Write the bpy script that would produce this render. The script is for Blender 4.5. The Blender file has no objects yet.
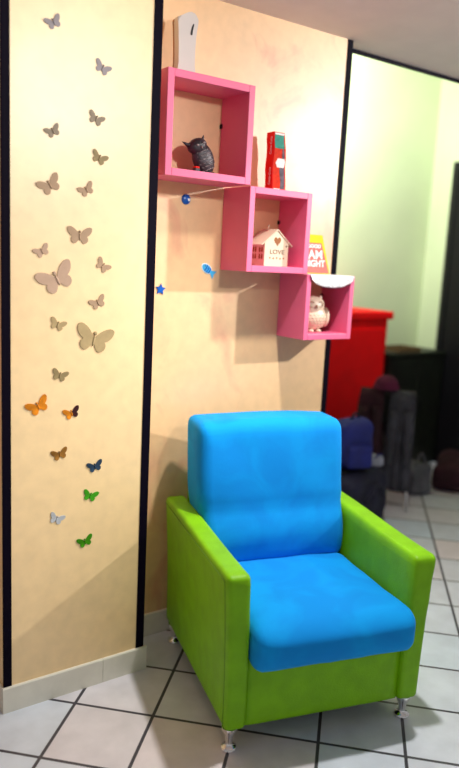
import bpy, bmesh, math, random
from mathutils import Vector, Matrix, Euler, noise
random.seed(7)
PI = math.pi
col = bpy.context.scene.collection
scene = bpy.context.scene

# ------------------------------------------------------------------ materials
def sl(c):
    return tuple(((v/255)/12.92 if v/255 <= .04045 else (((v/255)+.055)/1.055)**2.4) for v in c)

def new_mat(name):
    m = bpy.data.materials.new(name); m.use_nodes = True
    return m, m.node_tree, m.node_tree.nodes['Principled BSDF']

def mat(name, c, rough=.5, metal=0., spec=.5, bump=0., bscale=60., var=.0, vscale=8., sheen=0., coat=0., detail=3.):
    """procedural material: colour with a gentle noise variation and a noise bump"""
    m, nt, b = new_mat(name)
    n = nt.nodes; l = nt.links
    b.inputs['Roughness'].default_value = rough
    b.inputs['Metallic'].default_value = metal
    b.inputs['Specular IOR Level'].default_value = spec
    b.inputs['Sheen Weight'].default_value = sheen
    b.inputs['Coat Weight'].default_value = coat
    tc = n.new('ShaderNodeTexCoord')
    nz = n.new('ShaderNodeTexNoise'); nz.inputs['Scale'].default_value = vscale; nz.inputs['Detail'].default_value = detail
    l.new(tc.outputs['Object'], nz.inputs['Vector'])
    mx = n.new('ShaderNodeMix'); mx.data_type = 'RGBA'
    lo = tuple(max(0, v*(1-var)) for v in c); hi = tuple(min(1, v*(1+var)) for v in c)
    mx.inputs[6].default_value = (*lo, 1); mx.inputs[7].default_value = (*hi, 1)
    rmp = n.new('ShaderNodeMapRange'); rmp.inputs[1].default_value = .35; rmp.inputs[2].default_value = .65
    l.new(nz.outputs['Fac'], rmp.inputs[0]); l.new(rmp.outputs[0], mx.inputs[0])
    l.new(mx.outputs[2], b.inputs['Base Color'])
    if bump:
        n2 = n.new('ShaderNodeTexNoise'); n2.inputs['Scale'].default_value = bscale; n2.inputs['Detail'].default_value = 4
        l.new(tc.outputs['Object'], n2.inputs['Vector'])
        bp = n.new('ShaderNodeBump'); bp.inputs['Strength'].default_value = bump; bp.inputs['Distance'].default_value = .01
        l.new(n2.outputs['Fac'], bp.inputs['Height']); l.new(bp.outputs['Normal'], b.inputs['Normal'])
    return m

def stucco(name, base, blotch, blotch_amt, rough=.46, spec=.8, coat=.8):
    m, nt, b = new_mat(name); n = nt.nodes; l = nt.links
    tc = n.new('ShaderNodeTexCoord')
    n1 = n.new('ShaderNodeTexNoise'); n1.inputs['Scale'].default_value = 3.2; n1.inputs['Detail'].default_value = 5; n1.inputs['Distortion'].default_value = 1.2
    l.new(tc.outputs['Object'], n1.inputs['Vector'])
    r1 = n.new('ShaderNodeMapRange'); r1.inputs[1].default_value = .54; r1.inputs[2].default_value = .74; r1.inputs[4].default_value = blotch_amt
    l.new(n1.outputs['Fac'], r1.inputs[0])
    mx = n.new('ShaderNodeMix'); mx.data_type = 'RGBA'
    mx.inputs[6].default_value = (*base, 1); mx.inputs[7].default_value = (*blotch, 1)
    l.new(r1.outputs[0], mx.inputs[0])
    n3 = n.new('ShaderNodeTexNoise'); n3.inputs['Scale'].default_value = 22; n3.inputs['Detail'].default_value = 6
    l.new(tc.outputs['Object'], n3.inputs['Vector'])
    hv = n.new('ShaderNodeHueSaturation')
    r3 = n.new('ShaderNodeMapRange'); r3.inputs[1].default_value = .3; r3.inputs[2].default_value = .7; r3.inputs[3].default_value = .95; r3.inputs[4].default_value = 1.05
    l.new(n3.outputs['Fac'], r3.inputs[0]); l.new(r3.outputs[0], hv.inputs['Value'])
    l.new(mx.outputs[2], hv.inputs['Color']); l.new(hv.outputs[0], b.inputs['Base Color'])
    rr = n.new('ShaderNodeMapRange'); rr.inputs[3].default_value = rough-.06; rr.inputs[4].default_value = rough+.10
    l.new(n1.outputs['Fac'], rr.inputs[0]); l.new(rr.outputs[0], b.inputs['Roughness'])
    b.inputs['Specular IOR Level'].default_value = spec
    b.inputs['Coat Weight'].default_value = coat; b.inputs['Coat Roughness'].default_value = .40
    bp = n.new('ShaderNodeBump'); bp.inputs['Strength'].default_value = .12; bp.inputs['Distance'].default_value = .004
    l.new(n3.outputs['Fac'], bp.inputs['Height']); l.new(bp.outputs['Normal'], b.inputs['Normal'])
    return m

def tile_floor(name):
    m, nt, b = new_mat(name); n = nt.nodes; l = nt.links
    tc = n.new('ShaderNodeTexCoord')
    mp = n.new('ShaderNodeMapping'); mp.vector_type = 'TEXTURE'
    mp.inputs['Location'].default_value = (.967-.2121*40, 2.25, 0)        # a grout crossing
    mp.inputs['Rotation'].default_value = (0, 0, -PI/4)
    l.new(tc.outputs['Object'], mp.inputs['Vector'])
    br = n.new('ShaderNodeTexBrick'); br.offset = 0; br.squash = 1
    br.inputs['Scale'].default_value = 1
    br.inputs['Brick Width'].default_value = .30; br.inputs['Row Height'].default_value = .30
    br.inputs['Mortar Size'].default_value = .0062; br.inputs['Mortar Smooth'].default_value = .1
    br.inputs['Color1'].default_value = (*sl((204, 217, 232)), 1)
    br.inputs['Color2'].default_value = (*sl((224, 213, 217)), 1)
    br.inputs['Mortar'].default_value = (*sl((66, 64, 74)), 1)
    # shift by half a metre's worth of whole tiles keeps coordinates positive
    l.new(mp.outputs['Vector'], br.inputs['Vector'])
    nz = n.new('ShaderNodeTexNoise'); nz.inputs['Scale'].default_value = 9; nz.inputs['Detail'].default_value = 6
    l.new(tc.outputs['Object'], nz.inputs['Vector'])
    r = n.new('ShaderNodeMapRange'); r.inputs[1].default_value = .3; r.inputs[2].default_value = .7; r.inputs[3].default_value = .88; r.inputs[4].default_value = 1.06
    l.new(nz.outputs['Fac'], r.inputs[0])
    hv = n.new('ShaderNodeHueSaturation'); l.new(r.outputs[0], hv.inputs['Value']); l.new(br.outputs['Color'], hv.inputs['Color'])
    l.new(hv.outputs[0], b.inputs['Base Color'])
    b.inputs['Roughness'].default_value = .36
    bp = n.new('ShaderNodeBump'); bp.invert = True; bp.inputs['Strength'].default_value = .5; bp.inputs['Distance'].default_value = .003
    l.new(br.outputs['Fac'], bp.inputs['Height']); l.new(bp.outputs['Normal'], b.inputs['Normal'])
    return m

def lace_mat(name, c):
    m, nt, b = new_mat(name); n = nt.nodes; l = nt.links
    tc = n.new('ShaderNodeTexCoord'); v = n.new('ShaderNodeTexVoronoi'); v.inputs['Scale'].default_value = 110
    l.new(tc.outputs['Object'], v.inputs['Vector'])
    r = n.new('ShaderNodeMapRange'); r.inputs[1].default_value = .1; r.inputs[2].default_value = .35; r.inputs[3].default_value = .35; r.inputs[4].default_value = 1.
    l.new(v.outputs['Distance'], r.inputs[0])
    hv = n.new('ShaderNodeHueSaturation'); hv.inputs['Color'].default_value = (*c, 1); l.new(r.outputs[0], hv.inputs['Value'])
    l.new(hv.outputs[0], b.inputs['Base Color']); b.inputs['Roughness'].default_value = .8
    bp = n.new('ShaderNodeBump'); bp.inputs['Strength'].default_value = .6; bp.inputs['Distance'].default_value = .003
    l.new(v.outputs['Distance'], bp.inputs['Height']); l.new(bp.outputs['Normal'], b.inputs['Normal'])
    return m

def suede(name, c, c2):
    m, nt, b = new_mat(name); n = nt.nodes; l = nt.links
    tc = n.new('ShaderNodeTexCoord')
    nz = n.new('ShaderNodeTexNoise'); nz.inputs['Scale'].default_value = 5.5; nz.inputs['Detail'].default_value = 4; nz.inputs['Distortion'].default_value = .8
    l.new(tc.outputs['Object'], nz.inputs['Vector'])
    r = n.new('ShaderNodeMapRange'); r.inputs[1].default_value = .40; r.inputs[2].default_value = .60
    l.new(nz.outputs['Fac'], r.inputs[0])
    mx = n.new('ShaderNodeMix'); mx.data_type = 'RGBA'; mx.inputs[6].default_value = (*c2, 1); mx.inputs[7].default_value = (*c, 1)
    l.new(r.outputs[0], mx.inputs[0]); l.new(mx.outputs[2], b.inputs['Base Color'])
    b.inputs['Roughness'].default_value = .85; b.inputs['Specular IOR Level'].default_value = .2
    b.inputs['Sheen Weight'].default_value = .08; b.inputs['Sheen Tint'].default_value = (.3, .75, 1, 1)
    n2 = n.new('ShaderNodeTexNoise'); n2.inputs['Scale'].default_value = 160; l.new(tc.outputs['Object'], n2.inputs['Vector'])
    bp = n.new('ShaderNodeBump'); bp.inputs['Strength'].default_value = .12; bp.inputs['Distance'].default_value = .003
    l.new(n2.outputs['Fac'], bp.inputs['Height']); l.new(bp.outputs['Normal'], b.inputs['Normal'])
    return m

M = {}
M['wall'] = stucco('peach_stucco', (.82, .53, .275), (.72, .29, .17), .8)
M['column'] = stucco('cream_stucco', (.88, .635, .335), (.86, .57, .27), .35)
M['far_wall'] = mat('pale_green_paint', (.62, .72, .47), .6, bump=.05, var=.04, vscale=2)
M['ceiling'] = mat('ceiling_paint', (.80, .76, .73), .8, bump=.05, bscale=90, var=.02)
M['floor'] = tile_floor('diagonal_tiles')
M['skirting'] = mat('skirting_tile', sl((224, 220, 208)), .4, var=.04, vscale=14)
M['black_trim'] = mat('black_trim', (.003, .0015, .007), .6, spec=.05)
M['door'] = mat('dark_door', (.004, .004, .006), .5, spec=.3, var=.1)
M['pink'] = mat('pink_lacquer', (.76, .130, .265), .42, var=.03, bump=.02)
M['green'] = mat('green_leatherette', (.20, .50, .001), .45, spec=.25, bump=.16, bscale=170, var=.08, vscale=14)
M['blue'] = suede('blue_microfibre', (.0, .32, .85), (.0, .265, .78))
M['seam'] = mat('green_seam', (.10, .26, .002), .6)
M['chrome'] = mat('chrome', (.85, .85, .87), .12, metal=1)
M['red_cord'] = mat('red_cord', (.75, .03, .02), .6)
M['plastic'] = mat('black_plastic', (.008, .008, .008), .6, spec=.2)
M['ceramic'] = mat('white_ceramic', (.62, .57, .55), .25, var=.02)
M['wood'] = mat('brown_wood_edge', (.33, .15, .06), .6, var=.2)  # brown layer along the side and back of the ornament
M['dark'] = mat('dark_hole', (.012, .010, .012), .7)
M['black_metal'] = mat('black_painted_metal', (.035, .028, .036), .4, metal=.3, bump=.3, bscale=120, var=.3, vscale=40)
M['pewter'] = mat('pewter_relief', (.30, .24, .24), .4, metal=.4)
M['red'] = mat('red_print', (.72, .008, .004), .6, spec=.2)
M['tin_front'] = mat('orange_red_print', (.66, .030, .006), .65, spec=.15, var=.15, vscale=60)
M['teal'] = mat('teal_print', (.04, .30, .23), .6, spec=.15, var=.2, vscale=60)
M['white'] = mat('white_print', (.85, .82, .80), .5)
M['grey_print'] = mat('grey_print', (.13, .11, .14), .6, spec=.15, var=.3, vscale=70)
M['cream_metal'] = mat('cream_painted_metal', (.66, .55, .40), .6, var=.02)
M['brown'] = mat('brown_recess', (.25, .085, .018), .7)  # plates painted like the shaded inside seen through the house cutouts
M['ink'] = mat('grey_lettering', (.13, .09, .06), .7, spec=.2)
M['coral'] = mat('coral_card', (.76, .15, .13), .8, spec=.15, var=.05)
M['yellow'] = mat('yellow_card', (.80, .60, .03), .8, spec=.15)
M['lace'] = lace_mat('white_lace', (.68, .64, .67))
M['porcelain'] = mat('cream_porcelain', (.74, .60, .46), .4, var=.04, vscale=30)
M['groove'] = mat('taupe_groove', (.42, .28, .18), .6)
M['sticker_blue'] = mat('blue_sticker', (.0, .09, .46), .3, var=.1, vscale=60)
M['sticker_light'] = mat('light_blue_sticker', (.05, .42, .80), .3)
M['sticker_white'] = mat('white_sticker', (.75, .86, .92), .3)
M['red_plastic'] = mat('red_plastic', (.85, .002, .004), .6, spec=.2, var=.05)
M['dark_green'] = mat('dark_green_panel', (.006, .009, .005), .5, var=.3)  # far-room colours from here: dim light near the floor is put into them
M['navy'] = mat('navy_cloth', (.003, .0035, .022), .8, bump=.3, bscale=30, var=.3)
M['royal'] = mat('royal_blue_cloth', (.003, .010, .16), .7, bump=.2, bscale=40, var=.2)
M['magenta'] = mat('magenta_knit', (.11, .006, .045), .9, bump=.5, bscale=120, var=.2)
M['maroon'] = mat('maroon_cloth', (.028, .003, .010), .85, bump=.3, bscale=30, var=.3)
M['grey_cloth'] = mat('grey_cloth', (.045, .045, .062), .85, bump=.3, bscale=30, var=.3)
M['pale_cloth'] = mat('pale_grey_cloth', (.10, .105, .125), .8, bump=.3, bscale=30, var=.3)
M['white_cloth'] = mat('white_cloth', (.28, .30, .38), .8, bump=.3, bscale=40, var=.2)
M['brown_card'] = mat('brown_cardboard', (.10, .06, .02), .8, var=.2)

# ------------------------------------------------------------------ object helpers
def tag(o, label=None, cat=None, group=None, kind=None):
    if label: o['label'] = label
    if cat: o['category'] = cat
    if group: o['group'] = group
    if kind: o['kind'] = kind
    return o

def empty(name, loc, rz=0., label=None, cat=None, group=None):
    o = bpy.data.objects.new(name, None); col.objects.link(o)
    o.location = loc; o.rotation_euler = (0, 0, rz); o.empty_display_size = .05
    return tag(o, label, cat, group)

def obj(name, bm, m, parent=None, smooth=False, loc=None, rot=None, label=None):
    bmesh.ops.recalc_face_normals(bm, faces=bm.faces[:])
    me = bpy.data.meshes.new(name); bm.to_mesh(me); bm.free()
    me.materials.append(m)
    if smooth:
        for p in me.polygons: p.use_smooth = True
    o = bpy.data.objects.new(name, me); col.objects.link(o)
    if parent: o.parent = parent
    if loc: o.location = loc
    if rot: o.rotation_euler = rot
    if label: o['label'] = label
    return o

def autosmooth(o, ang=40):
    me = o.data
    for p in me.polygons: p.use_smooth = True
    try: me.set_sharp_from_angle(angle=math.radians(ang))
    except Exception: pass
    return o

def box(bm, lo, hi, bev=0., seg=2):
    r = bmesh.ops.create_cube(bm, size=1)
    vs = r['verts']
    for v in vs:
        v.co = Vector([lo[i] + (v.co[i]+.5)*(hi[i]-lo[i]) for i in range(3)])
    if bev:
        es = list({e for v in vs for e in v.link_edges})
        bmesh.ops.bevel(bm, geom=es, offset=bev, segments=seg, profile=.5, affect='EDGES')
    return bm

def B(lo, hi, bev=0., seg=2):
    return box(bmesh.new(), lo, hi, bev, seg)

def prism(bm, pts, axis, a, b, bev=0.):
    """polygon pts (2D) extruded along axis from a to b. axis 'y': pts are (x,z); 'x': (y,z); 'z': (x,y)"""
    def P(p, t):
        return {'y': (p[0], t, p[1]), 'x': (t, p[0], p[1]), 'z': (p[0], p[1], t)}[axis]
    va = [bm.verts.new(P(p, a)) for p in pts]; vb = [bm.verts.new(P(p, b)) for p in pts]
    n = len(pts)
    fa = bm.faces.new(va); fb = bm.faces.new(vb[::-1])
    for i in range(n):
        bm.faces.new((va[i], vb[i], vb[(i+1) % n], va[(i+1) % n]))
    if bev:
        es = list(fa.edges)+list(fb.edges)
        bmesh.ops.bevel(bm, geom=es, offset=bev, segments=2, affect='EDGES')
    return bm

def lathe(bm, prof, n=24, origin=(0, 0, 0)):
    ox, oy, oz = origin; rings = []
    for r, z in prof:
        if r < 1e-6: rings.append([bm.verts.new((ox, oy, oz+z))])
        else: rings.append([bm.verts.new((ox+r*math.cos(2*PI*i/n), oy+r*math.sin(2*PI*i/n), oz+z)) for i in range(n)])
    for a, b in zip(rings, rings[1:]):
        for i in range(n):
            j = (i+1) % n
            if len(a) == 1 and len(b) == 1: continue
            if len(a) == 1: bm.faces.new((a[0], b[j], b[i]))
            elif len(b) == 1: bm.faces.new((a[i], a[j], b[0]))
            else: bm.faces.new((a[i], a[j], b[j], b[i]))
    if len(rings[0]) > 1: bm.faces.new(rings[0][::-1])
    if len(rings[-1]) > 1: bm.faces.new(rings[-1])
    return bm

def tube(bm, pts, r, n=8, closed=False):
    pts = [Vector(p) for p in pts]; rings = []; N = len(pts); up = None
    for i, p in enumerate(pts):
        if closed: d = pts[(i+1) % N]-pts[i-1]
        else: d = pts[min(i+1, N-1)]-pts[max(i-1, 0)]
        d.normalize()
        if up is None:
            up = d.orthogonal().normalized()
        else:
            up = (up - d*up.dot(d)).normalized()
        s = d.cross(up)
        rr = r(i/(N-1)) if callable(r) else r
        rings.append([bm.verts.new(p+(up*math.cos(2*PI*k/n)+s*math.sin(2*PI*k/n))*rr) for k in range(n)])
    for i in range(N if closed else N-1):
        a, b = rings[i], rings[(i+1) % N]
        for k in range(n):
            bm.faces.new((a[k], a[(k+1) % n], b[(k+1) % n], b[k]))
    if not closed:
        bm.faces.new(rings[0][::-1]); bm.faces.new(rings[-1])
    return bm

def soft(lo, hi, r, n=10, f=None):
    """rounded, finely divided box whose verts are then moved by f(co, u)"""
    bm = bmesh.new(); bmesh.ops.create_cube(bm, size=2)
    bmesh.ops.subdivide_edges(bm, edges=bm.edges[:], cuts=n, use_grid_fill=True)
    lo, hi = Vector(lo), Vector(hi); c = (lo+hi)/2; h = (hi-lo)/2
    rv = (r, r, r) if not isinstance(r, tuple) else r
    for v in bm.verts:
        u = v.co.copy()
        # spread rows so that corners get enough of them
        p = Vector([math.copysign(1-(1-abs(t))**1.35, t)*h[i] for i, t in enumerate(u)])
        q = Vector([max(-h[i]+rv[i], min(h[i]-rv[i], p[i])) for i in range(3)])
        d = Vector([(p[i]-q[i])/rv[i] for i in range(3)])
        if d.length > 1e-9: d = d.normalized() if sum(abs(t) > 1e-6 for t in d) > 1 else d/max(abs(t) for t in d)*1
        co = Vector([q[i]+d[i]*rv[i] for i in range(3)])
        un = Vector([co[i]/h[i] for i in range(3)])
        v.co = co + c
        if f: v.co = f(v.co, un)
    return bm

def blob(center, rad, seg=20, rings=14, f=None):
    bm = bmesh.new(); bmesh.ops.create_uvsphere(bm, u_segments=seg, v_segments=rings, radius=1)
    for v in bm.verts:
        u = v.co.copy()
        v.co = Vector([center[i]+u[i]*rad[i] for i in range(3)])
        if f: v.co = f(v.co, u)
    return bm

def smooth_loop(pts, k=4):
    out = []; n = len(pts)
    for i in range(n):
        p0, p1, p2, p3 = (Vector(pts[(i+d) % n]) for d in (-1, 0, 1, 2))
        for s in range(k):
            t = s/k
            out.append(tuple(.5*((2*p1)+(p2-p0)*t+(2*p0-5*p1+4*p2-p3)*t*t+(3*p1-p0-3*p2+p3)*t**3)))
    return out

def lettering(text, size, m, parent, loc, rot, depth=.0008, name='lettering', align='LEFT', label=None, sx=1., bold=0.):
    cu = bpy.data.curves.new(name, 'FONT'); cu.body = text; cu.size = size; cu.extrude = depth; cu.align_x = align
    cu.offset = bold
    o = bpy.data.objects.new(name, cu); col.objects.link(o)
    dg = bpy.context.evaluated_depsgraph_get(); dg.update()
    me = bpy.data.meshes.new_from_object(o.evaluated_get(dg))
    bpy.data.objects.remove(o); bpy.data.curves.remove(cu)
    me.materials.clear(); me.materials.append(m)
    t = bpy.data.objects.new(name, me); col.objects.link(t)
    t.parent = parent; t.location = loc; t.rotation_euler = rot; t.scale = (sx, 1, 1)
    if label: t['label'] = label
    return t

def struct(name, bm, m):
    o = obj(name, bm, m); o['kind'] = 'structure'; return o

# ------------------------------------------------------------------ the setting
YB, YP, ZC = 2.55, 2.33, 2.66
struct('floor', B((-2.2, -1.6, -.1), (5.6, 4.3, 0)), M['floor'])
struct('ceiling', B((-2.2, -1.6, ZC), (5.6, 2.65, ZC+.12)), M['ceiling'])
struct('wall_back', B((-2.2, YB, 0), (2.40, YB+.10, ZC)), M['wall'])
struct('wall_left', B((.731, YP, 0), (1.288, YB, ZC)), M['column'])
struct('wall_far', B((2.2, 4.2, 0), (5.1, 4.3, 3.7)), M['far_wall'])
struct('wall_right', B((5.0, 2.65, 0), (5.1, 4.2, 3.7)), M['far_wall'])
struct('wall_top', B((-.2, 2.55, ZC+.12), (5.1, 2.65, 3.7)), M['far_wall'])
struct('ceiling_far', B((-.2, 2.55, 3.7), (5.1, 4.3, 3.8)), M['ceiling'])

def skirt(name, x0, x1, y, h, joints):
    bm = bmesh.new(); xs = [x0]+joints+[x1]
    for a, b in zip(xs, xs[1:]):
        prof = [(y, 0), (y-.011, 0), (y-.011, h-.004), (y-.008, h), (y, h)]
        prism(bm, prof, 'x', a+.0008, b-.0008)
    return struct(name, bm, M['skirting'])
skirt('baseboard_left', .722, 1.304, YP, .098, [1.112])
struct('baseboard_column_side', B((.722, YP+.0005, 0), (.7308, YB-.0115, .098), .002), M['skirting'])
skirt('baseboard_rear', -2.2, .72, YB, .102, [-1.9, -1.57, -1.24, -.91, -.58, -.25, .08, .41])
skirt('baseboard_back', 1.304, 2.39, YB, .102, [1.66, 2.0])

def trim(name, bm): return struct(name, bm, M['black_trim'])
def angle_strip(x0, x1, y, z0, z1, side):
    """an L-shaped corner guard: face leaf and return leaf"""
    bm = bmesh.new(); t = .003
    if side > 0: pts = [(x0, y), (x0, y-t), (x1+t, y-t), (x1+t, y+.03), (x1, y+.03), (x1, y)]
    else: pts = [(x1, y), (x1, y-t), (x0-t, y-t), (x0-t, y+.006), (x0, y+.006), (x0, y)]
    return prism(bm, pts, 'z', z0, z1)
trim('trim_1', angle_strip(.731, .757, YP, .099, ZC, -1))
trim('trim_2', angle_strip(1.258, 1.288, YP, .099, ZC, 1))
trim('trim_3', angle_strip(2.372, 2.400, YB, 0.001, ZC, 1))
trim('trim_4', B((2.40, 2.635, ZC-.014), (5.0, 2.655, ZC)))

dr = empty('door_1', (5.0, 3.4, 0)); dr['kind'] = 'structure'
obj('door_leaf', B((-.03, -.55, 0), (0, .50, 2.47), .004), M['door'], dr)  # near-black leaf, the darkness of an unlit doorway put into its colour
bm = bmesh.new(); box(bm, (-.04, .50, 0), (0, .56, 2.53)); box(bm, (-.04, -.61, 0), (0, -.55, 2.53)); box(bm, (-.04, -.55, 2.47), (0, .50, 2.53))
obj('door_frame', bm, M['door'], dr)
bm = bmesh.new(); tube(bm, [(-.03, -.47, 1.02), (-.075, -.47, 1.02), (-.08, -.45, 1.02), (-.08, -.36, 1.02)], .009)
obj('door_handle', bm, M['plastic'], dr, True)

# ------------------------------------------------------------------ pink cube shelves
def cube_shelf(x0, x1, z0, z1, t, label):
    d = .19; y0 = YB-d
    s = empty('cube_shelf', ((x0+x1)/2, YB, z0), 0, label, 'shelf', 'pink cube shelves on the peach wall')
    w = (x1-x0)/2; h = z1-z0; bv = .0018
    obj('side_panel', B((-w, -d, 0), (-w+t, -.0005, h), bv), M['pink'], s)
    obj('side_panel', B((w-t, -d, 0), (w, -.0005, h), bv), M['pink'], s)
    obj('bottom_panel', B((-w+t, -d, 0), (w-t, -.0005, t), bv), M['pink'], s)
    obj('top_panel', B((-w+t, -d, h-t), (w-t, -.0005, h), bv), M['pink'], s)
    bm = bmesh.new(); box(bm, (w-t-.006, -.012, h*.62), (w-t, -.001, h*.62+.016))
    obj('mounting_clip', bm, M['plastic'], s)
    return s
S1 = (1.337, 1.7285, 1.946, 2.320, .028)
S2 = (1.7295, 2.058, 1.606, 1.944, .026)
S3 = (2.0595, 2.345, 1.318, 1.604, .025)
cube_shelf(*S1, 'large pink open cube shelf, topmost, holding the black owl figurine')
cube_shelf(*S2, 'middle pink open cube shelf holding the little cream house')
cube_shelf(*S3, 'smallest pink open cube shelf, lowest, holding the cream owl and topped with lace')

# ------------------------------------------------------------------ white ornament on the top shelf
w = empty('white_ornament', (1.466, 2.47, S1[3]), 0, 'tall white wavy-edged ceramic ornament with a small slot, on top of the highest pink shelf', 'ornament')
outl = smooth_loop([(-.040, 0), (-.041, .05), (-.043, .11), (-.047, .17), (-.049, .203), (-.030, .214), (.0, .229), (.024, .233), (.044, .224), (.050, .203), (.044, .165), (.040, .11), (.040, .05), (.041, 0)], 4); outl = [(x*.88, z) for x, z in outl]
bm = bmesh.new(); prism(bm, outl, 'y', -.022, .010, .004)
autosmooth(obj('body', bm, M['ceramic'], w), 35)
bm = bmesh.new(); prism(bm, smooth_loop([(.011, .154), (.019, .153), (.021, .168), (.026, .192), (.020, .190), (.014, .174)], 3), 'y', -.0228, -.021)
obj('slot', bm, M['dark'], w, label='dark slot')
bm = bmesh.new(); prism(bm, [(p[0]*.98-.001, p[1]*.985) for p in outl], 'y', .0102, .020)
autosmooth(obj('back_board', bm, M['wood'], w, label='brown back edge'), 35)

# ------------------------------------------------------------------ black owl in the top shelf
zf = S1[2]+S1[4]
o = empty('owl_figurine', (1.556, 2.45, zf), 0, 'dark metal owl figurine leaning left inside the topmost pink shelf', 'figurine')
obj('base', B((-.045, -.025, 0), (.062, .03, .005), .002), M['black_metal'], o)
tilt = Matrix.Rotation(-.44, 4, 'Y') @ Matrix.Scale(1.08, 4)
def lean(p, piv=Vector((.03, 0, .004))): return tilt @ (Vector(p)-piv) + piv
def owl_body(co, u): return lean(co)
bd = blob((.028, 0, .062), (.043, .028, .060), 24, 18, lambda co, u: lean((co.x*(1) if u.z < 0 else co.x, co.y, co.z)))
obj('body', bd, M['black_metal'], o, True)
hd = blob((.018, -.004, .112), (.039, .028, .027), 24, 14, lambda co, u: lean(co))
obj('head', hd, M['black_metal'], o, True)
for a, b, r in (((-.012, -.004, .122), (-.038, -.006, .146), .010), ((.046, -.004, .122), (.058, -.006, .139), .008)):
    bm = bmesh.new(); pa, pb = lean(a), lean(b)
    tube(bm, [pa, pa.lerp(pb, .5), pb], lambda t, r=r: r*(1-t)+.0006, 10)
    obj('ear_tuft', bm, M['black_metal'], o, True)
for x in (.006, .034):
    bm = blob((0, 0, 0), (.0065, .003, .0035), 14, 8); c = lean((x, -.031, .117))
    obj('eye', bm, M['pewter'], o, True, loc=c)
bm = bmesh.new(); p = lean((.018, -.031, .108)); q = lean((.016, -.039, .100)); tube(bm, [p, q], lambda t: .004*(1-t)+.0005, 8)
obj('beak', bm, M['pewter'], o, True)
bm = bmesh.new()
for r in range(6):
    z = .026+r*.0135; hw = .034*math.sqrt(max(.05, 1-((z-.062)/.062)**2))
    for k in range(5):
        x = .028-hw+2*hw*(k+.5+.25*(r % 2)-.12)/5
        dx = (x-.028)/.040; dz = (z-.062)/.060; yy = -.028*math.sqrt(max(.02, 1-dx*dx-dz*dz))-.0006
        tube(bm, [lean((x+.0045*math.cos(t), yy, z+.0045*math.sin(t))) for t in [PI+PI*i/6 for i in range(7)]], .0009, 5)
obj('feather_relief', bm, M['pewter'], o, True, label='pewter scale-shaped feather relief')
for x in (.018, .038):
    obj('foot', blob((x, -.02, .007), (.008, .011, .005), 12, 8), M['black_metal'], o, True)
bx = B((-.046, -.022, .005), (-.024, .0, .020), .002)
obj('stump', bx, M['black_metal'], o)
obj('stump_cap', B((-.045, -.021, .020), (-.025, -.001, .027), .002), M['red'], o, label='red cap')

# ------------------------------------------------------------------ bottle-shaped tin on the middle shelf
t = empty('bottle_shaped_tin', (1.932, 2.475, S2[3]), 0, 'red bottle-shaped tin standing on top of the middle pink shelf', 'tin')
R_ = [(.040, .0), (.041, .03), (.037, .07), (.033, .105), (.035, .14), (.033, .17), (.026, .205), (.022, .236), (.021, .240)]
L_ = [(-x-.000, z) for x, z in R_]
L_ = [(-.028, 0), (-.029, .03), (-.032, .075), (-.033, .11), (-.029, .145), (-.030, .18), (-.034, .21), (-.033, .24)]
shape = R_ + L_[::-1]
def resample(side, z):
    for (x0, z0), (x1, z1) in zip(side, side[1:]):
        if z0 <= z <= z1: return x0+(x1-x0)*(z-z0)/(z1-z0)
    return side[-1][0]
def sm(side): 
    zs = [i*.24/30 for i in range(31)]; out = []
    for z in zs: out.append((sum(resample(side, min(.24, max(0, z+d))) for d in (-.012, -.006, 0, .006, .012))/5, z))
    return out
RS, LS = sm(R_), sm(L_)
bm = bmesh.new(); prism(bm, RS+LS[::-1], 'y', -.032, .020, .0015)
autosmooth(obj('body', bm, M['red'], t), 35)
def band(z0, z1, f0, f1, y, m, name, label, ins=.003):
    zs = [z0+(z1-z0)*i/12 for i in range(13)]
    l = [resample(LS, z)+ins for z in zs]; r = [resample(RS, z)-ins for z in zs]
    pts = [(l[i]+(r[i]-l[i])*f1(i/12), zs[i]) for i in range(13)]+[(l[i]+(r[i]-l[i])*f0(i/12), zs[i]) for i in range(12, -1, -1)]
    bm = bmesh.new(); prism(bm, pts, 'y', y, -.0318)
    return obj(name, bm, m, t, label=label)
band(.003, .236, lambda s: 0, lambda s: 1, -.0325, M['tin_front'], 'front_print', 'orange-red front print')
band(.175, .228, lambda s: .0, lambda s: .92, -.0331, M['teal'], 'teal_panel', 'teal printed panel')
band(.229, .2365, lambda s: 0, lambda s: 1, -.0331, M['white'], 'cap_print', 'pale printed cap')
band(.012, .105, lambda s: .56+.04*math.sin(s*6), lambda s: .93, -.0334, M['grey_print'], 'printed_bottle', 'grey printed bottle')
band(.118, .172, lambda s: .70, lambda s: .70+.27*(1-s*.5), -.0336, M['grey_print'], 'printed_neck', 'grey printed bottle neck')
band(.098, .135, lambda s: .16+.3*abs(s-.5), lambda s: .98-.15*abs(s-.6), -.0340, M['white'], 'printed_hand', 'white printed hand shape')
band(.003, .012, lambda s: .05, lambda s: .55, -.0340, M['white'], 'foot_print', 'pale printed mark')
for z in (.026, .150):   # both words run up the left face
    lettering('Coca-Cola', .0165, M['white'], t, (min(resample(LS, z+q) for q in (0, .02, .04, .06, .08))-.0006, -.018, z), Matrix(((0, 0, -1), (0, 1, 0), (1, 0, 0))).to_euler(), .0004, sx=1)
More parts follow.
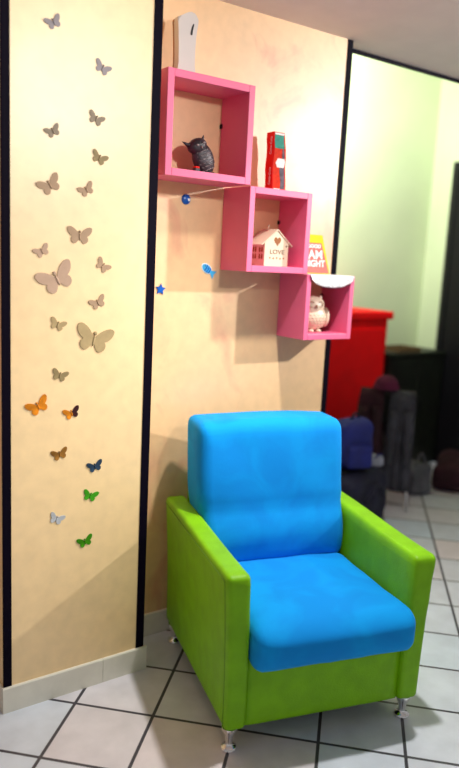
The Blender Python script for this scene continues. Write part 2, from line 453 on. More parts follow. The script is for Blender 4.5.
# ------------------------------------------------------------------ little house in the middle shelf
zf = S2[2]+S2[4]
hX0, hX1 = 1.862, 1.990; hw = (hX1-hX0)/2
h = empty('house_ornament', ((hX0+hX1)/2, 2.47, zf), 0, 'little cream metal house with a heart window inside the middle pink shelf', 'ornament')
bm = bmesh.new(); prism(bm, [(-hw, 0), (hw, 0), (hw, .100), (0, .150), (-hw, .100)], 'y', -.052, .052, .0008)
obj('walls', bm, M['cream_metal'], h)
for s in (-1, 1):
    bm = bmesh.new(); t0 = .0035
    x1, z1 = s*(hw+.017), .100-.0145
    nx, nz = s*.61, .79
    pts = [(0, .1515), (x1, z1), (x1+nx*t0, z1+nz*t0), (0, .1515+.0045)]
    prism(bm, pts, 'y', -.056, .056)
    r = obj('roof_panel', bm, M['cream_metal'], h)
    bm = bmesh.new()
    for k in range(11):
        y = -.05+k*.01
        bm2 = prism(bm, [(y-.004, z1), (y+.004, z1), (y, z1-.006)], 'x', x1-.001*s, x1)
    obj('scalloped_edge', bm, M['cream_metal'], r)
hp = [(math.sin(a)**3*16, 13*math.cos(a)-5*math.cos(2*a)-2*math.cos(3*a)-math.cos(4*a)) for a in [2*PI*i/36 for i in range(36)]]
bm = bmesh.new(); prism(bm, [(p[0]*.00118+.003, p[1]*.00135+.106) for p in hp], 'y', -.0526, -.0515)
obj('heart_window', bm, M['brown'], h, label='heart-shaped opening')
lettering('LOVE', .0265, M['ink'], h, (.003, -.0525, .052), (PI/2, 0, 0), .0004, align='CENTER', sx=1.25, bold=.0001)
for i in range(5):
    bm = bmesh.new(); x = -.034+i*.0185; s = 1 if i % 2 else -1
    prism(bm, [(x-.005, .034-.004*s), (x+.005, .034-.004*s), (x, .034+.005*s)], 'y', -.0526, -.0515)
    obj('triangle_opening', bm, M['brown'], h)
for r in range(2):
    for k in range(4):
        y = -.040+k*.0165+(k//2)*.012; z = .030+r*.028
        bm = bmesh.new(); prism(bm, smooth_loop([(y, z), (y+.010, z), (y+.010, z+.016), (y+.005, z+.021), (y, z+.016)], 2), 'x', -hw-.0006, -hw+.0005)
        obj('window_opening', bm, M['brown'], h)
bm = bmesh.new(); prism(bm, smooth_loop([(.047, .085), (.053, .082), (.058, .088), (.054, .090), (.050, .088)], 3), 'y', -.0530, -.0515)
obj('bird_motif', bm, M['ink'], h, label='tiny grey bird motif')
bm = bmesh.new(); tube(bm, [(-.01, 0, .154), (-.01, 0, .168), (-.006, 0, .172)], .003, 8); obj('chimney', bm, M['cream_metal'], h, True)

# ------------------------------------------------------------------ lace doily and coral card on the smallest shelf
zt = S3[3]
d = bmesh.new(); xa, xb = 2.074, 2.332; yF = S3[0]*0+YB-.19-.0025; NX = 40; xm = (xa+xb)/2; hx = (xb-xa)/2
cols_ = []
for i in range(NX+1):
    u = -1+2*i/NX; x = xm+u*hx
    drop = .052*math.sqrt(max(0, 1-abs(u)**2.2))+.002*abs(math.sin(i*PI/2.5))
    line = [(x, YB-.012-.004*math.cos(i*1.3), zt+.0012+.0006*math.sin(i)), (x, YB-.06, zt+.0012), (x, YB-.12, zt+.0012), (x, yF+.004, zt+.0016), (x, yF-.0008, zt-.001)]
    for k in range(1, 7):
        s = k/6; line.append((x+.002*math.sin(s*3)*u, yF-.002-.006*s*abs(math.cos(u*7)), zt-.001-drop*s))
    cols_.append([d.verts.new((p[0]-xm, p[1]-2.46, p[2]-zt)) for p in line])
for a, b in zip(cols_, cols_[1:]):
    for k in range(len(a)-1): d.faces.new((a[k], b[k], b[k+1], a[k+1]))
do = obj('lace_doily', d, M['lace'], None, True, loc=(xm, 2.46, zt))
sd = do.modifiers.new('thickness', 'SOLIDIFY'); sd.thickness = .0014; sd.offset = 1
tag(do, 'white lace doily draped over the front edge of the smallest pink shelf', 'doily')

c = empty('printed_card', (2.158, 2.462, zt+.0035), 0, 'coral and yellow printed card with white lettering standing on the lace doily', 'card')
bm = bmesh.new()
for (lo, hi, y0) in (((-.098, .098), (-.058, .058), 0),):
    v = [(-.098, -.028, 0), (.098, -.028, 0), (.098, .028, 0), (-.098, .028, 0), (-.058, -.006, .172), (.058, -.006, .172), (.058, .010, .172), (-.058, .010, .172)]
    vs = [bm.verts.new(p) for p in v]
    for f in ((0, 1, 5, 4), (1, 2, 6, 5), (2, 3, 7, 6), (3, 0, 4, 7), (4, 5, 6, 7), (3, 2, 1, 0)): bm.faces.new([vs[i] for i in f])
obj('body', bm, M['yellow'], c)
def on_front(x, z, e=.0006): return Vector((x, -.028+.022*z/.172-e, z))
bm = bmesh.new(); pf = [(-.095, .003), (.093, .003), (.050, .136), (-.064, .136)]
va = [bm.verts.new(on_front(x, z, .0012)) for x, z in pf]; vb = [bm.verts.new(on_front(x, z, -.0004)) for x, z in pf]
bm.faces.new(va); bm.faces.new(vb[::-1])
for i in range(4): bm.faces.new((va[i], vb[i], vb[(i+1) % 4], va[(i+1) % 4]))
obj('front_panel', bm, M['coral'], c, label='coral front panel')
ang = PI/2-math.atan(.022/.172)
for txt, sz, x, z, sx in (('GOOD', .022, .006, .114, 1.15), ('I AM', .056, -.002, .066, 1.05), ('NIGHT', .040, .004, .032, 1.02)):
    lettering(txt, sz, M['white'], c, on_front(x, z, .0016), (ang, 0, 0), .0005, align='CENTER', sx=sx, bold=.0008)

# ------------------------------------------------------------------ cream owl in the smallest shelf
zf = S3[2]+S3[4]
o = empty('porcelain_owl', (2.180, 2.46, zf), -.12, 'cream patterned porcelain owl inside the lowest pink shelf', 'figurine')
o.scale = (1.10, 1.0, 1.05)
def pear(co, u):
    k = 1-.10*max(0, u.z)
    return Vector((co.x*k, co.y, co.z))
obj('body', blob((.012, 0, .066), (.064, .046, .060), 28, 20, pear), M['porcelain'], o, True)
def flat(co, u):
    return Vector((co.x, co.y, co.z+.010*abs(u.x)**2*(1 if u.z > 0 else 0)))
obj('head', blob((0, -.002, .110), (.060, .043, .046), 28, 16, flat), M['porcelain'], o, True)
for s in (-1, 1):
    bm = bmesh.new(); tube(bm, [(s*.036, 0, .140), (s*.046, 0, .154), (s*.050, 0, .163)], lambda q: .014*(1-q)+.001, 12)
    obj('ear_tuft', bm, M['porcelain'], o, True)
    bm = bmesh.new(); tube(bm, [(s*.022+.012*math.cos(a), -.043+.003*abs(math.cos(a)), .122+.012*math.sin(a)) for a in [2*PI*i/20 for i in range(20)]], .0018, 6, True)
    obj('eye', bm, M['groove'], o, True)
    bm = blob((.012+s*.058, -.006, .066), (.014, .030, .044), 16, 12); obj('wing', bm, M['porcelain'], o, True)
    bm = blob((.012+s*.018, -.020, .006), (.011, .020, .008), 12, 8, lambda co, u: Vector((co.x, co.y, max(0, co.z)))); obj('foot', bm, M['porcelain'], o, True)
bm = bmesh.new(); tube(bm, [(0, -.043, .116), (0, -.050, .110), (0, -.046, .102)], lambda q: .005*(1-q)+.001, 8); obj('beak', bm, M['groove'], o, True)
bm = bmesh.new()
for r in range(6):
    z = .030+r*.0125
    for k in range(-3, 4):
        x = .012+(k+.5*(r % 2))*.0155; dx = (x-.012)/.066; dz = (z-.066)/.060
        if dx*dx+dz*dz > .80: continue
        y = -.046*math.sqrt(1-dx*dx-dz*dz)-.0004
        tube(bm, [(x+.0058*math.cos(a), y+.001*abs(math.cos(a)), z+.007*math.sin(a)) for a in [PI+PI*i/8 for i in range(9)]], .0011, 5)
obj('feather_pattern', bm, M['groove'], o, True, label='taupe scalloped feather lines')

# ------------------------------------------------------------------ blue wall stickers
b = empty('ball_sticker', (1.546, YB, 1.883), 0, 'round glossy blue sticker with a white dot, just below the topmost shelf', 'sticker')
bm = bmesh.new()
lathe(bm, [(.0205, 0), (.0205, .004), (.017, .008), (.010, .010), (0, .011)], 28); bmesh.ops.rotate(bm, verts=bm.verts, cent=(0, 0, 0), matrix=Matrix.Rotation(PI/2, 3, 'X'))
obj('disc', bm, M['sticker_blue'], b, True)
obj('dot', blob((.009, -.0105, -.002), (.006, .0015, .006), 14, 8), M['sticker_white'], b, True, label='white dot')
b = empty('fish_sticker', (1.668, YB, 1.604), 0, 'blue striped fish sticker with its tail to the right, left of the middle shelf', 'sticker')
fr = math.radians(-33)
def rt(p): return (p[0]*math.cos(fr)-p[1]*math.sin(fr), p[0]*math.sin(fr)+p[1]*math.cos(fr))
body = [(.019*math.cos(a)-.006+.024*0+.024*0, .0155*math.sin(a)) for a in [2*PI*i/28 for i in range(28)]]
body = [(x*1.35, y) for x, y in body]
def grow(P, k): return [(x*k+.0, y*k) for x, y in P]
tail = [(.014, .004), (.038, .015), (.034, 0), (.038, -.015), (.014, -.004)]
bm = bmesh.new(); prism(bm, [rt((x*1.12, y*1.22)) for x, y in body], 'y', -.0022, 0); obj('backing', bm, M['sticker_white'], b)
bm = bmesh.new(); prism(bm, [rt((x*1.06, y*1.3)) for x, y in tail], 'y', -.0026, 0); obj('tail', bm, M['sticker_light'], b, label='light blue tail')
bm = bmesh.new(); prism(bm, [rt(p) for p in body], 'y', -.0036, -.002); obj('body', bm, M['sticker_light'], b)
bm = bmesh.new()
for xs in (-.014, -.003, .007):
    hgt = .0145*math.sqrt(max(.1, 1-((xs+.008)/.0257)**2))
    prism(bm, [rt(p) for p in ((xs-.0028, -hgt), (xs+.0028, -hgt), (xs+.0045, 0), (xs+.0028, hgt), (xs-.0028, hgt), (xs-.001, 0))], 'y', -.0044, -.003)
obj('stripes', bm, M['sticker_blue'], b, label='dark blue stripes')
e = rt((-.022, .004)); obj('eye', blob((e[0], -.0036, e[1]), (.0026, .0012, .0026), 10, 6), M['dark'], b, True)
bm = bmesh.new(); prism(bm, [((.0245 if i % 2 == 0 else .011)*math.sin(i*PI/5+.1), (.0245 if i % 2 == 0 else .011)*math.cos(i*PI/5+.1)) for i in range(10)], 'y', -.005, 0, .0012)
b = obj('starfish_sticker', bm, M['sticker_blue'], None, loc=(1.441, YB, 1.518)); tag(b, 'blue star-shaped sticker beside the black corner strip', 'sticker')

# ------------------------------------------------------------------ mirror butterflies on the cream panel, room reflections painted as flat colours
def reflection_mat(n, c, var=.0): return mat(n, sl(c), .5, var=var, vscale=30, spec=.15)
BM = {k: reflection_mat('butterfly_'+k, c, v) for k, c, v in (
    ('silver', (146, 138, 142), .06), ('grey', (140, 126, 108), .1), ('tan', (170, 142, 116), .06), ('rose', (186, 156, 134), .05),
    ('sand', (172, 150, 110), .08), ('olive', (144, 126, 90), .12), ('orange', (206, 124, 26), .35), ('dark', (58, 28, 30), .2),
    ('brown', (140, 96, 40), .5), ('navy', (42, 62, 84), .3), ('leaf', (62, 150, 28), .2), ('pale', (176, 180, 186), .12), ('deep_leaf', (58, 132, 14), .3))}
wing_pts = smooth_loop([(.03, .10), (.16, .32), (.42, .58), (.74, .74), (.96, .70), (1.0, .54), (.92, .30), (.74, .10), (.60, .02), (.68, -.10), (.68, -.30), (.56, -.46), (.38, -.52), (.22, -.42), (.10, -.24), (.03, -.12)], 3)
G_ = 'butterfly decals on the cream panel'
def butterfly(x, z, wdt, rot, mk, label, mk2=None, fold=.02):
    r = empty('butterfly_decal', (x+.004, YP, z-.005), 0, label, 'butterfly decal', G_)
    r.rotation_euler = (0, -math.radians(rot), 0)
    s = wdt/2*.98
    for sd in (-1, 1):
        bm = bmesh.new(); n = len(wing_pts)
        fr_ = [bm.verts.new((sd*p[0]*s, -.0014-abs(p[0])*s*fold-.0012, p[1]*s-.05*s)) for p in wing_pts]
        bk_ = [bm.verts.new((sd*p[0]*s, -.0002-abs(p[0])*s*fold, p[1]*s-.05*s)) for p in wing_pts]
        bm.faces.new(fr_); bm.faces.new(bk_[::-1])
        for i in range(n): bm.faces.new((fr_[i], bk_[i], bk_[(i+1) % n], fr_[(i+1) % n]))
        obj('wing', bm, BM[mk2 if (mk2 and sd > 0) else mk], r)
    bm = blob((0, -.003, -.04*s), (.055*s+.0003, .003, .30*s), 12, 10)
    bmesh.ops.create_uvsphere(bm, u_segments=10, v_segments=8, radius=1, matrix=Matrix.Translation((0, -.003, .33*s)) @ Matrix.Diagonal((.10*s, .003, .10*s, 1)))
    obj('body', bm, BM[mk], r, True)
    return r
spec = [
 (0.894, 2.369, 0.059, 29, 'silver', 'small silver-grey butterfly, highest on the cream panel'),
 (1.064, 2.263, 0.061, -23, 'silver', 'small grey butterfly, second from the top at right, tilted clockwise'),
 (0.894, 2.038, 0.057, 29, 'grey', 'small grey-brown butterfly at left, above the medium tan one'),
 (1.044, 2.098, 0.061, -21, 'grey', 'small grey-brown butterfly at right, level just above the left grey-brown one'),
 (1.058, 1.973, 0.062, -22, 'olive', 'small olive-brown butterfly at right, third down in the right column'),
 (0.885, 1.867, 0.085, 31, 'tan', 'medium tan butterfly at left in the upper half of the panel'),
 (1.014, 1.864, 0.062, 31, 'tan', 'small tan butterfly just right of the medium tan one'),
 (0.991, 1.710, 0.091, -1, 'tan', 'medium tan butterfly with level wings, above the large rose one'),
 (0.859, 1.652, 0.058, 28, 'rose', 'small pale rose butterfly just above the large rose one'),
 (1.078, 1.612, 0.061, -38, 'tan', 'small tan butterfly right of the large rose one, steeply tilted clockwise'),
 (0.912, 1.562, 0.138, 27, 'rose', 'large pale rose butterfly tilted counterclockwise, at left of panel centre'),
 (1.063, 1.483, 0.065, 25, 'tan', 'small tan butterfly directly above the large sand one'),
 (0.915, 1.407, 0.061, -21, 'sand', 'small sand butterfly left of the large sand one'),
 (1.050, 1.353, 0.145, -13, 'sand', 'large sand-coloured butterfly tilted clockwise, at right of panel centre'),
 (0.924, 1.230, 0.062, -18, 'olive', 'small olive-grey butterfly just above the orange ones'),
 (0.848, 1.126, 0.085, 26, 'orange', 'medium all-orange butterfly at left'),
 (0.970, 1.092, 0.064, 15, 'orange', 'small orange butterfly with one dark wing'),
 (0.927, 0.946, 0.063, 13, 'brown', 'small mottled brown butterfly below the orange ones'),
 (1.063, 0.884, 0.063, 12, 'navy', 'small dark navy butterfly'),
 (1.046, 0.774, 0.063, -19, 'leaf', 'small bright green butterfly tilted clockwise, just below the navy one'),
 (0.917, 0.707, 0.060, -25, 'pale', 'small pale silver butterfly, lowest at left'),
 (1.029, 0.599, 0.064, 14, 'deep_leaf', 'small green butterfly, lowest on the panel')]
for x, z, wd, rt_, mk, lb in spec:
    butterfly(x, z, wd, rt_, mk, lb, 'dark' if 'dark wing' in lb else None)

# ------------------------------------------------------------------ armchair
A = empty('armchair', (1.738, 1.992, 0), math.radians(-15.4), 'lime green armchair with bright blue seat and back cushions on chrome feet', 'armchair')
ZB, ZA = .083, .650
def arm(side):
    def f(co, u):
        q = (co.z-ZB)/(ZA-ZB)
        out = .022*q*q                         # the arms flare a little towards the top
        x = co.x+side*out*(1 if side*u.x > -.2 else .55)
        y = co.y-.006*q*(1 if u.y < 0 else 0)
        z = co.z + .004*math.sin(u.y*2.6)*(u.z > .8)
        y += .0025*math.sin(z*46+u.x*2)*max(0, -u.y)**6*max(0, 1-abs(q-.75)*3)   # faint puckers at the front
        return Vector((x, y, z))
    xo, xi = side*(.376 if side < 0 else .384), side*.297
    lo = (min(xo, xi)+.004, -.378, ZB); hi = (max(xo, xi)+.004, .425, ZA)
    o = obj('armrest', soft(lo, hi, (.020, .020, .024), 16, f), M['green'], A, True)
    # stitched seam around the outer front edge
    for xs in (xo,):
        pts = []
        for i in range(15):
            z = ZB+.02+(ZA-ZB-.045)*i/14; q = (z-ZB)/(ZA-ZB)
            pts.append((xs+.004+side*(.022*q*q+.0006), -.352-.006*q, z))
        for i in range(1, 12):
            y = -.352-.006+(.76)*i/11
            pts.append((xs+.004+side*(.021+.0002), y, ZA-.024))
        bm = bmesh.new(); tube(bm, pts, .0016, 6); obj('seam', bm, M['seam'], o, True)
    bm = bmesh.new(); pts = []
    for i in range(15):
        z = ZB+.02+(ZA-ZB-.05)*i/14; q = (z-ZB)/(ZA-ZB)
        pts.append((xi+.004+side*.012*q*q+side*.018, -.3785-.006*q, z))
    return o
arm(-1); arm(1)
obj('front_panel', soft((-.296, -.366, ZB+.004), (.304, -.300, .335), .010, 8), M['green'], A, True)
obj('back_panel', soft((-.296, .385, ZB), (.304, .427, .70), .018, 8, lambda co, u: Vector((co.x, co.y, co.z))), M['green'], A, True)
obj('base', B((-.297, -.31, ZB+.002), (.304, .36, ZB+.03)), M['plastic'], A)

def seat_f(co, u):
    x, y, z = co
    cx = 1-abs(u.x)**3; cy = 1-abs(u.y)**4
    if u.z > .2: z += .016*cx*(1-(u.y*.9)**2)
    if u.y < 0:
        k = max(0, -u.y)**3
        y -= k*.016*(1-abs(u.x)**4)*(1-(u.z)**2)          # belly of the front edge
        z -= k*.012*max(0, u.z)
    if u.y < -.3: x += (.006 if u.x < 0 else .022)*u.x*abs(u.x)*min(1, (-u.y-.3)*2)
    if u.z < 0: z += .012*u.z*max(0, -u.y)
    z += .004*noise.noise(Vector((x*9, y*9, 1.7)))-.004*math.exp(-((x+.9*y+.22)/.03)**2)*max(0, u.z)*(1-abs(u.x))
    y += .0035*noise.noise(Vector((x*16, z*11, 5.1)))*(u.y < -.6)
    return Vector((x, y, z))
obj('seat_cushion', soft((-.290, -.436, .314), (.302, .135, .470), (.034, .060, .052), 20, seat_f), M['blue'], A, True)

def back_f(co, u):
    x, y, z = co
    t = (z-.40)/(.655)
    bul = math.exp(-((z-.56)/.085)**2)*.026                # lumbar roll
    crease = math.exp(-((z-.665)/.022)**2)*.012
    front = max(0, -u.y)
    w_ = (1-abs(u.x)**4)
    y -= front*(bul+.010*w_*math.sin(min(1, max(0, t))*PI)) - front*crease
    y += .095*max(0, t)**1.1                               # recline
    x *= 1+.045*min(1, max(0, (z-.62)/.10))*(1 if x < 0 else .25)-.020*max(0, t-.6)
    z += .010*(1-abs(u.x)**2)*max(0, u.z)**3
    z += .003*noise.noise(Vector((x*7, y*7, 2.2)))
    y += .006*noise.noise(Vector((x*7, z*7, 4.2)))*(u.y < 0)
    y += .004*front*math.exp(-((z-.53-.12*x)/.014)**2)*(1-abs(u.x)**2)
    return Vector((x, y, z))
bk = obj('back_cushion', soft((-.311, .106, .44), (.310, .322, 1.012), (.030, .055, .042), 22, back_f), M['blue'], A, True)
bm = bmesh.new(); tube(bm, [(.309, .255+.014*math.cos(a), .868+.022*math.sin(a)) for a in [2*PI*i/18 for i in range(18)]], .0022, 6, True)
bmesh.ops.rotate(bm, verts=bm.verts, cent=(.303, .255, .868), matrix=Matrix.Rotation(-.9, 3, 'Z'))
obj('pull_loop', bm, M['red_cord'], bk, True, label='thin red cord loop')
def leg_bm(x, y):
    bm = bmesh.new()
    lathe(bm, [(.0265, 0), (.0280, .003), (.0280, .010), (.024, .014), (.0145, .018), (.0120, .026), (.0135, .040), (.0175, .056), (.0240, .070), (.0275, .078), (.0275, .0865)], 28, (x, y, 0))
    return bm
for x, y in ((-.343, -.345), (.346, -.345), (-.343, .372), (.346, .372)):
    autosmooth(obj('leg', leg_bm(x, y), M['chrome'], A, label='chrome foot'), 50)

# ------------------------------------------------------------------ far room: cabinets and pile of bags
r = empty('red_cabinet', (3.72, 3.94, 0), 0, 'tall bright red cabinet with an overhanging top, behind the heap of bags', 'cabinet')
obj('body', B((-.38, -.25, 0), (.33, .25, 1.265), .012), M['red_plastic'], r)
obj('top', B((-.42, -.27, 1.265), (.37, .25, 1.325), .014), M['red_plastic'], r)
bm = bmesh.new(); box(bm, (-.34, -.262, .06), (.29, -.249, 1.20), .006); dd = obj('door', bm, M['red_plastic'], r)
g = empty('dark_cabinet', (4.63, 4.01, 0), 0, 'low blackish green cabinet in the far corner, right of the red cabinet', 'cabinet')
obj('body', B((-.35, -.15, 0), (.33, .18, .94), .006), M['dark_green'], g)
obj('top', B((-.36, -.165, .94), (.335, .18, .975), .004), M['dark_green'], g)
for s in (-1, 1):
    q = obj('door', B((-.34 if s < 0 else .004, -.162, .05), (-.004 if s < 0 else .32, -.15, .92), .004), M['dark_green'], g)
    bm = bmesh.new(); tube(bm, [(s*.03, -.163, .50), (s*.03, -.185, .51), (s*.03, -.185, .59), (s*.03, -.163, .60)], .005); obj('handle', bm, M['plastic'], q, True)
bxo = empty('cardboard_tray', (4.55, 3.98, .975), 0, 'flat brown tray lying on the blackish green cabinet', 'tray')
bm = bmesh.new(); box(bm, (-.13, -.1, 0), (.13, .1, .006)); obj('tray_bottom', bm, M['brown_card'], bxo)
bm = bmesh.new()
for lo, hi in (((-.13, -.1, .006), (.13, -.094, .035)), ((-.13, .094, .006), (.13, .1, .035)), ((-.13, -.094, .006), (-.124, .094, .035)), ((.124, -.094, .006), (.13, .094, .035))): box(bm, lo, hi)
obj('rim', bm, M['brown_card'], bxo)

def crump(sc, amp, seed):
    def f(co, u):
        n = noise.noise(Vector((co.x*sc+seed, co.y*sc, co.z*sc)))
        return co+Vector((u.x, u.y, u.z if u.z > -.8 else 0))*amp*n
    return f
# navy duffel on the floor
db = empty('duffel_bag', (3.21, 3.09, 0), .25, 'large navy duffel bag on the floor, under the blue backpack', 'bag')
obj('body', soft((-.25, -.15, 0), (.20, .15, .375), .08, 14, crump(7, .035, 1)), M['navy'], db, True)
bm = bmesh.new(); tube(bm, [(-.12+.24*i/14-.02, -.165-.02*math.sin(PI*i/14), .22+.10*math.sin(PI*i/14)) for i in range(15)], .010, 8); obj('handle', bm, M['navy'], db, True)
bm = bmesh.new(); tube(bm, [(-.20+.36*i/10, -.02, .385+.006*math.sin(i)) for i in range(11)], .006, 6); obj('zip', bm, M['plastic'], db, True)
# blue backpack
bp = empty('backpack', (3.175, 3.10, .39), -.2, 'royal blue backpack propped on the navy duffel bag', 'backpack')
obj('body', soft((-.125, -.085, 0), (.115, .085, .315), .065, 14, crump(8, .02, 5)), M['royal'], bp, True)
obj('front_pocket', soft((-.095, -.125, .02), (.085, -.065, .17), .028, 10, crump(9, .01, 3)), M['royal'], bp, True)
bm = bmesh.new(); tube(bm, [(-.035+.07*i/10, -.01, .31+.045*math.sin(PI*i/10)) for i in range(11)], .008, 8); obj('handle', bm, M['navy'], bp, True)
bm = bmesh.new()
for s in (-1, 1): tube(bm, [(s*.06, .085+.03*math.sin(PI*i/10), .28-.24*i/10) for i in range(11)], .012, 8)
obj('strap', bm, M['navy'], bp, True)
# white bag
wb = empty('white_pouch', (3.585, 3.20, 0.0), .3, 'small white and pale blue pouch in the middle of the heap of bags', 'pouch')
# chair with chrome legs
CR = 2.294
ch = empty('metal_chair', (3.76, 3.37, 0), CR, 'chrome-legged chair half buried under draped clothes', 'chair')
obj('seat', soft((-.19, -.18, .42), (.19, .18, .455), .016, 8), M['plastic'], ch, True)
obj('backrest', soft((-.18, .165, .60), (.18, .19, .80), .012, 8), M['plastic'], ch, True)
for x, y, top in ((-.17, -.16, .42), (.17, -.16, .42), (-.17, .18, .80), (.17, .18, .80)):
    bm = bmesh.new(); tube(bm, [(x*1.12, y*1.15, 0), (x, y, .42)] + ([(x, y, top)] if top > .5 else []), .011, 10); obj('leg', bm, M['chrome'], ch, True)
# pouch rests on the chair's left front (leans on the duffel)
wb.location = (3.385, 3.12, .362)
obj('body', soft((-.07, -.06, 0), (.07, .06, .085), .035, 10, crump(12, .018, 2)), M['white_cloth'], wb, True)
bm = bmesh.new(); tube(bm, [(-.05+.1*i/8, -.045, .08+.012*math.sin(PI*i/8)) for i in range(9)], .006, 6); obj('drawstring', bm, M['royal'], wb, True)
# garments draped over the chair back: an inverted U sheet with folds
def drape(name, x0, x1, zt_, zf_, zb_, m, label, cat, seed, yc, wfold=.02):
    bm = bmesh.new(); NXg, rows = 22, []
    th = .028
    path = []
    for i in range(15): path.append((-th-.012-.02*(1-i/14), zf_+(zt_-zf_)*i/14))
    for i in range(1, 8): a = PI-PI*i/8; path.append((th*math.cos(a), zt_+th*.9*math.sin(a)))
    for i in range(15): path.append((th+.012+.02*i/14, zt_-(zt_-zb_)*i/14))
    for j in range(NXg+1):
        u = j/NXg; x = x0+(x1-x0)*u; line = []
        for k, (y, z) in enumerate(path):
            s = abs(k-len(path)/2)/(len(path)/2)
            y2 = y*(1+.9*s*max(0, noise.noise(Vector((u*5+seed, s*1.5, 0)))))+math.copysign(wfold*s*(.5+.5*math.sin(u*21+seed)), y)
            xc = (x0+x1)/2
            line.append(bm.verts.new((xc+(x-xc)*(.86+.22*min(1, s*1.6))+.02*noise.noise(Vector((s*3, seed, 2))), yc+y2, z+.018*noise.noise(Vector((u*4, seed, 0)))*s)))
        rows.append(line)
    for a, b in zip(rows, rows[1:]):
        for k in range(len(a)-1): bm.faces.new((a[k], b[k], b[k+1], a[k+1]))
    o = obj(name, bm, m, None, True, loc=ch.location, rot=(0, 0, CR)); md = o.modifiers.new('thickness', 'SOLIDIFY'); md.thickness = .010; md.offset = 1
    xc = (x0+x1)/2
    for sgn in (-1, 1):
        sb = bmesh.new()
        tube(sb, [(xc+sgn*(.045+.012*t), yc+.062+.05*t-.02*t*t, zt_-.10-.36*t+.02*math.sin(t*9+seed)) for t in [i/9 for i in range(10)]], lambda t: .034-.010*t+.003*math.sin(t*16+seed), 12)
        obj('sleeve', sb, m, o, True)
    return tag(o, label, cat)
drape('grey_jacket', -.19, -.012, .805, .47, .16, M['grey_cloth'], 'grey jacket hanging over the right half of the chair back', 'jacket', 3.1, .178)
drape('maroon_sweater', .012, .185, .805, .47, .26, M['maroon'], 'maroon sweater hanging over the left half of the chair back', 'sweater', 7.7, .178)
# magenta knit hat on top
hx = empty('knit_hat', (3.625, 3.268, .838), 0, 'magenta knitted hat on top of the chair back', 'hat')
bm = bmesh.new(); lathe(bm, [(.070, 0), (.078, .012), (.080, .03), (.074, .055), (.055, .078), (.028, .092), (0, .096)], 24); obj('crown', bm, M['magenta'], hx, True)
bm = bmesh.new(); tube(bm, [(.076*math.cos(a), .076*math.sin(a), .014) for a in [2*PI*i/24 for i in range(24)]], .013, 8, True); obj('brim', bm, M['magenta'], hx, True)
# pale grey bag and maroon bag on the floor
pg = empty('grey_bag', (4.14, 3.38, 0), -.2, 'slumped pale grey bag on the floor, right of the chrome-legged chair', 'bag')
obj('body', soft((-.11, -.10, 0), (.10, .10, .24), .06, 12, crump(8, .04, 9)), M['pale_cloth'], pg, True)
bm = bmesh.new(); tube(bm, [(-.05+.1*i/12, -.06, .21+.10*math.sin(PI*i/12)) for i in range(13)], .008, 8); obj('handle', bm, M['pale_cloth'], pg, True)
mb = empty('maroon_bag', (4.56, 3.33, 0), .5, 'low dark maroon bag lying on the floor by the black door', 'bag')
obj('body', soft((-.26, -.15, 0), (.26, .15, .23), .09, 12, crump(6, .04, 12)), M['maroon'], mb, True)
bm = bmesh.new(); tube(bm, [(-.09+.18*i/12, -.10, .20+.06*math.sin(PI*i/12)) for i in range(13)], .010, 8); obj('handle', bm, M['maroon'], mb, True)

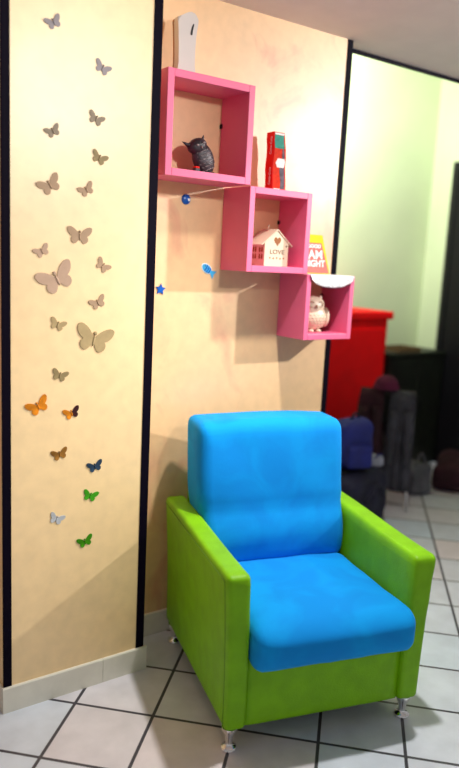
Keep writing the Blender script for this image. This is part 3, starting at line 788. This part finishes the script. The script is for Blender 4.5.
# ------------------------------------------------------------------ light
def area(name, loc, size, power, c=(1, 1, 1), target=None, spread=None):
    l = bpy.data.lights.new(name, 'AREA'); l.shape = 'DISK'; l.size = size; l.energy = power; l.color = c
    o = bpy.data.objects.new(name, l); col.objects.link(o); o.location = loc
    if target: o.rotation_euler = (Vector(target)-Vector(loc)).to_track_quat('-Z', 'Y').to_euler()
    if spread: l.spread = spread
    return o
def point(name, loc, rad, power, c=(1, 1, 1)):
    l = bpy.data.lights.new(name, 'POINT'); l.shadow_soft_size = rad; l.energy = power; l.color = c
    o = bpy.data.objects.new(name, l); col.objects.link(o); o.location = loc; return o
WARM = (1, .965, .91)
def spot(name, loc, power, target, deg, blend=.6, rad=.06, c=WARM):
    l = bpy.data.lights.new(name, 'SPOT'); l.energy = power; l.spot_size = math.radians(deg); l.spot_blend = blend
    l.shadow_soft_size = rad; l.color = c
    o = bpy.data.objects.new(name, l); col.objects.link(o); o.location = loc
    o.rotation_euler = (Vector(target)-Vector(loc)).to_track_quat('-Z', 'Y').to_euler(); return o
spot('ceiling_spot_right', (4.4, .45, 2.60), 440, (2.15, 2.5, 2.1), 70, .9, .06)
spot('ceiling_spot_chair', (1.85, 1.72, 2.62), 165, (1.78, 1.60, 0), 112, .95, .05)
spot('ceiling_spot_column', (1.75, .0, 2.60), 170, (.75, 2.33, 1.75), 62, .9, .08)
spot('far_room_lamp', (3.0, 3.2, 3.0), 260, (3.75, 4.2, 2.6), 120, .8, .10, (1, 1, .93))
wd = bpy.data.worlds.new('room_ambient'); wd.use_nodes = True; scene.world = wd
bgn = wd.node_tree.nodes['Background']; bgn.inputs[0].default_value = (1, .97, .94, 1); bgn.inputs[1].default_value = .30

# ------------------------------------------------------------------ camera
cam = bpy.data.cameras.new('camera'); co = bpy.data.objects.new('camera', cam); col.objects.link(co)
cam.sensor_fit = 'VERTICAL'; cam.sensor_height = 24; cam.sensor_width = 24*459/768; cam.lens = 711.637*24/768
Rw = Matrix(((0.820, -0.571, 0.050), (-0.058, -0.170, -0.984), (0.570, 0.803, -0.173)))
R3 = Matrix((Rw[0], -Rw[1], -Rw[2]))          # camera axes: right, up, backwards
x_ = Vector(R3[0]).normalized(); z_ = Vector(R3[2]).normalized(); y_ = z_.cross(x_).normalized(); x_ = y_.cross(z_)
Rm = Matrix((x_, y_, z_)).transposed()
co.matrix_world = Matrix.Translation((0, 0, 1.654)) @ Rm.to_4x4()
cam.clip_start = .05
cam.dof.use_dof = True; cam.dof.focus_distance = 2.65; cam.dof.aperture_fstop = 22.24/35
scene.camera = co
scene.view_settings.view_transform = 'Standard'; scene.view_settings.look = 'None'
scene.view_settings.gamma = 1; scene.view_settings.use_curve_mapping = False
scene.view_settings.exposure = .04
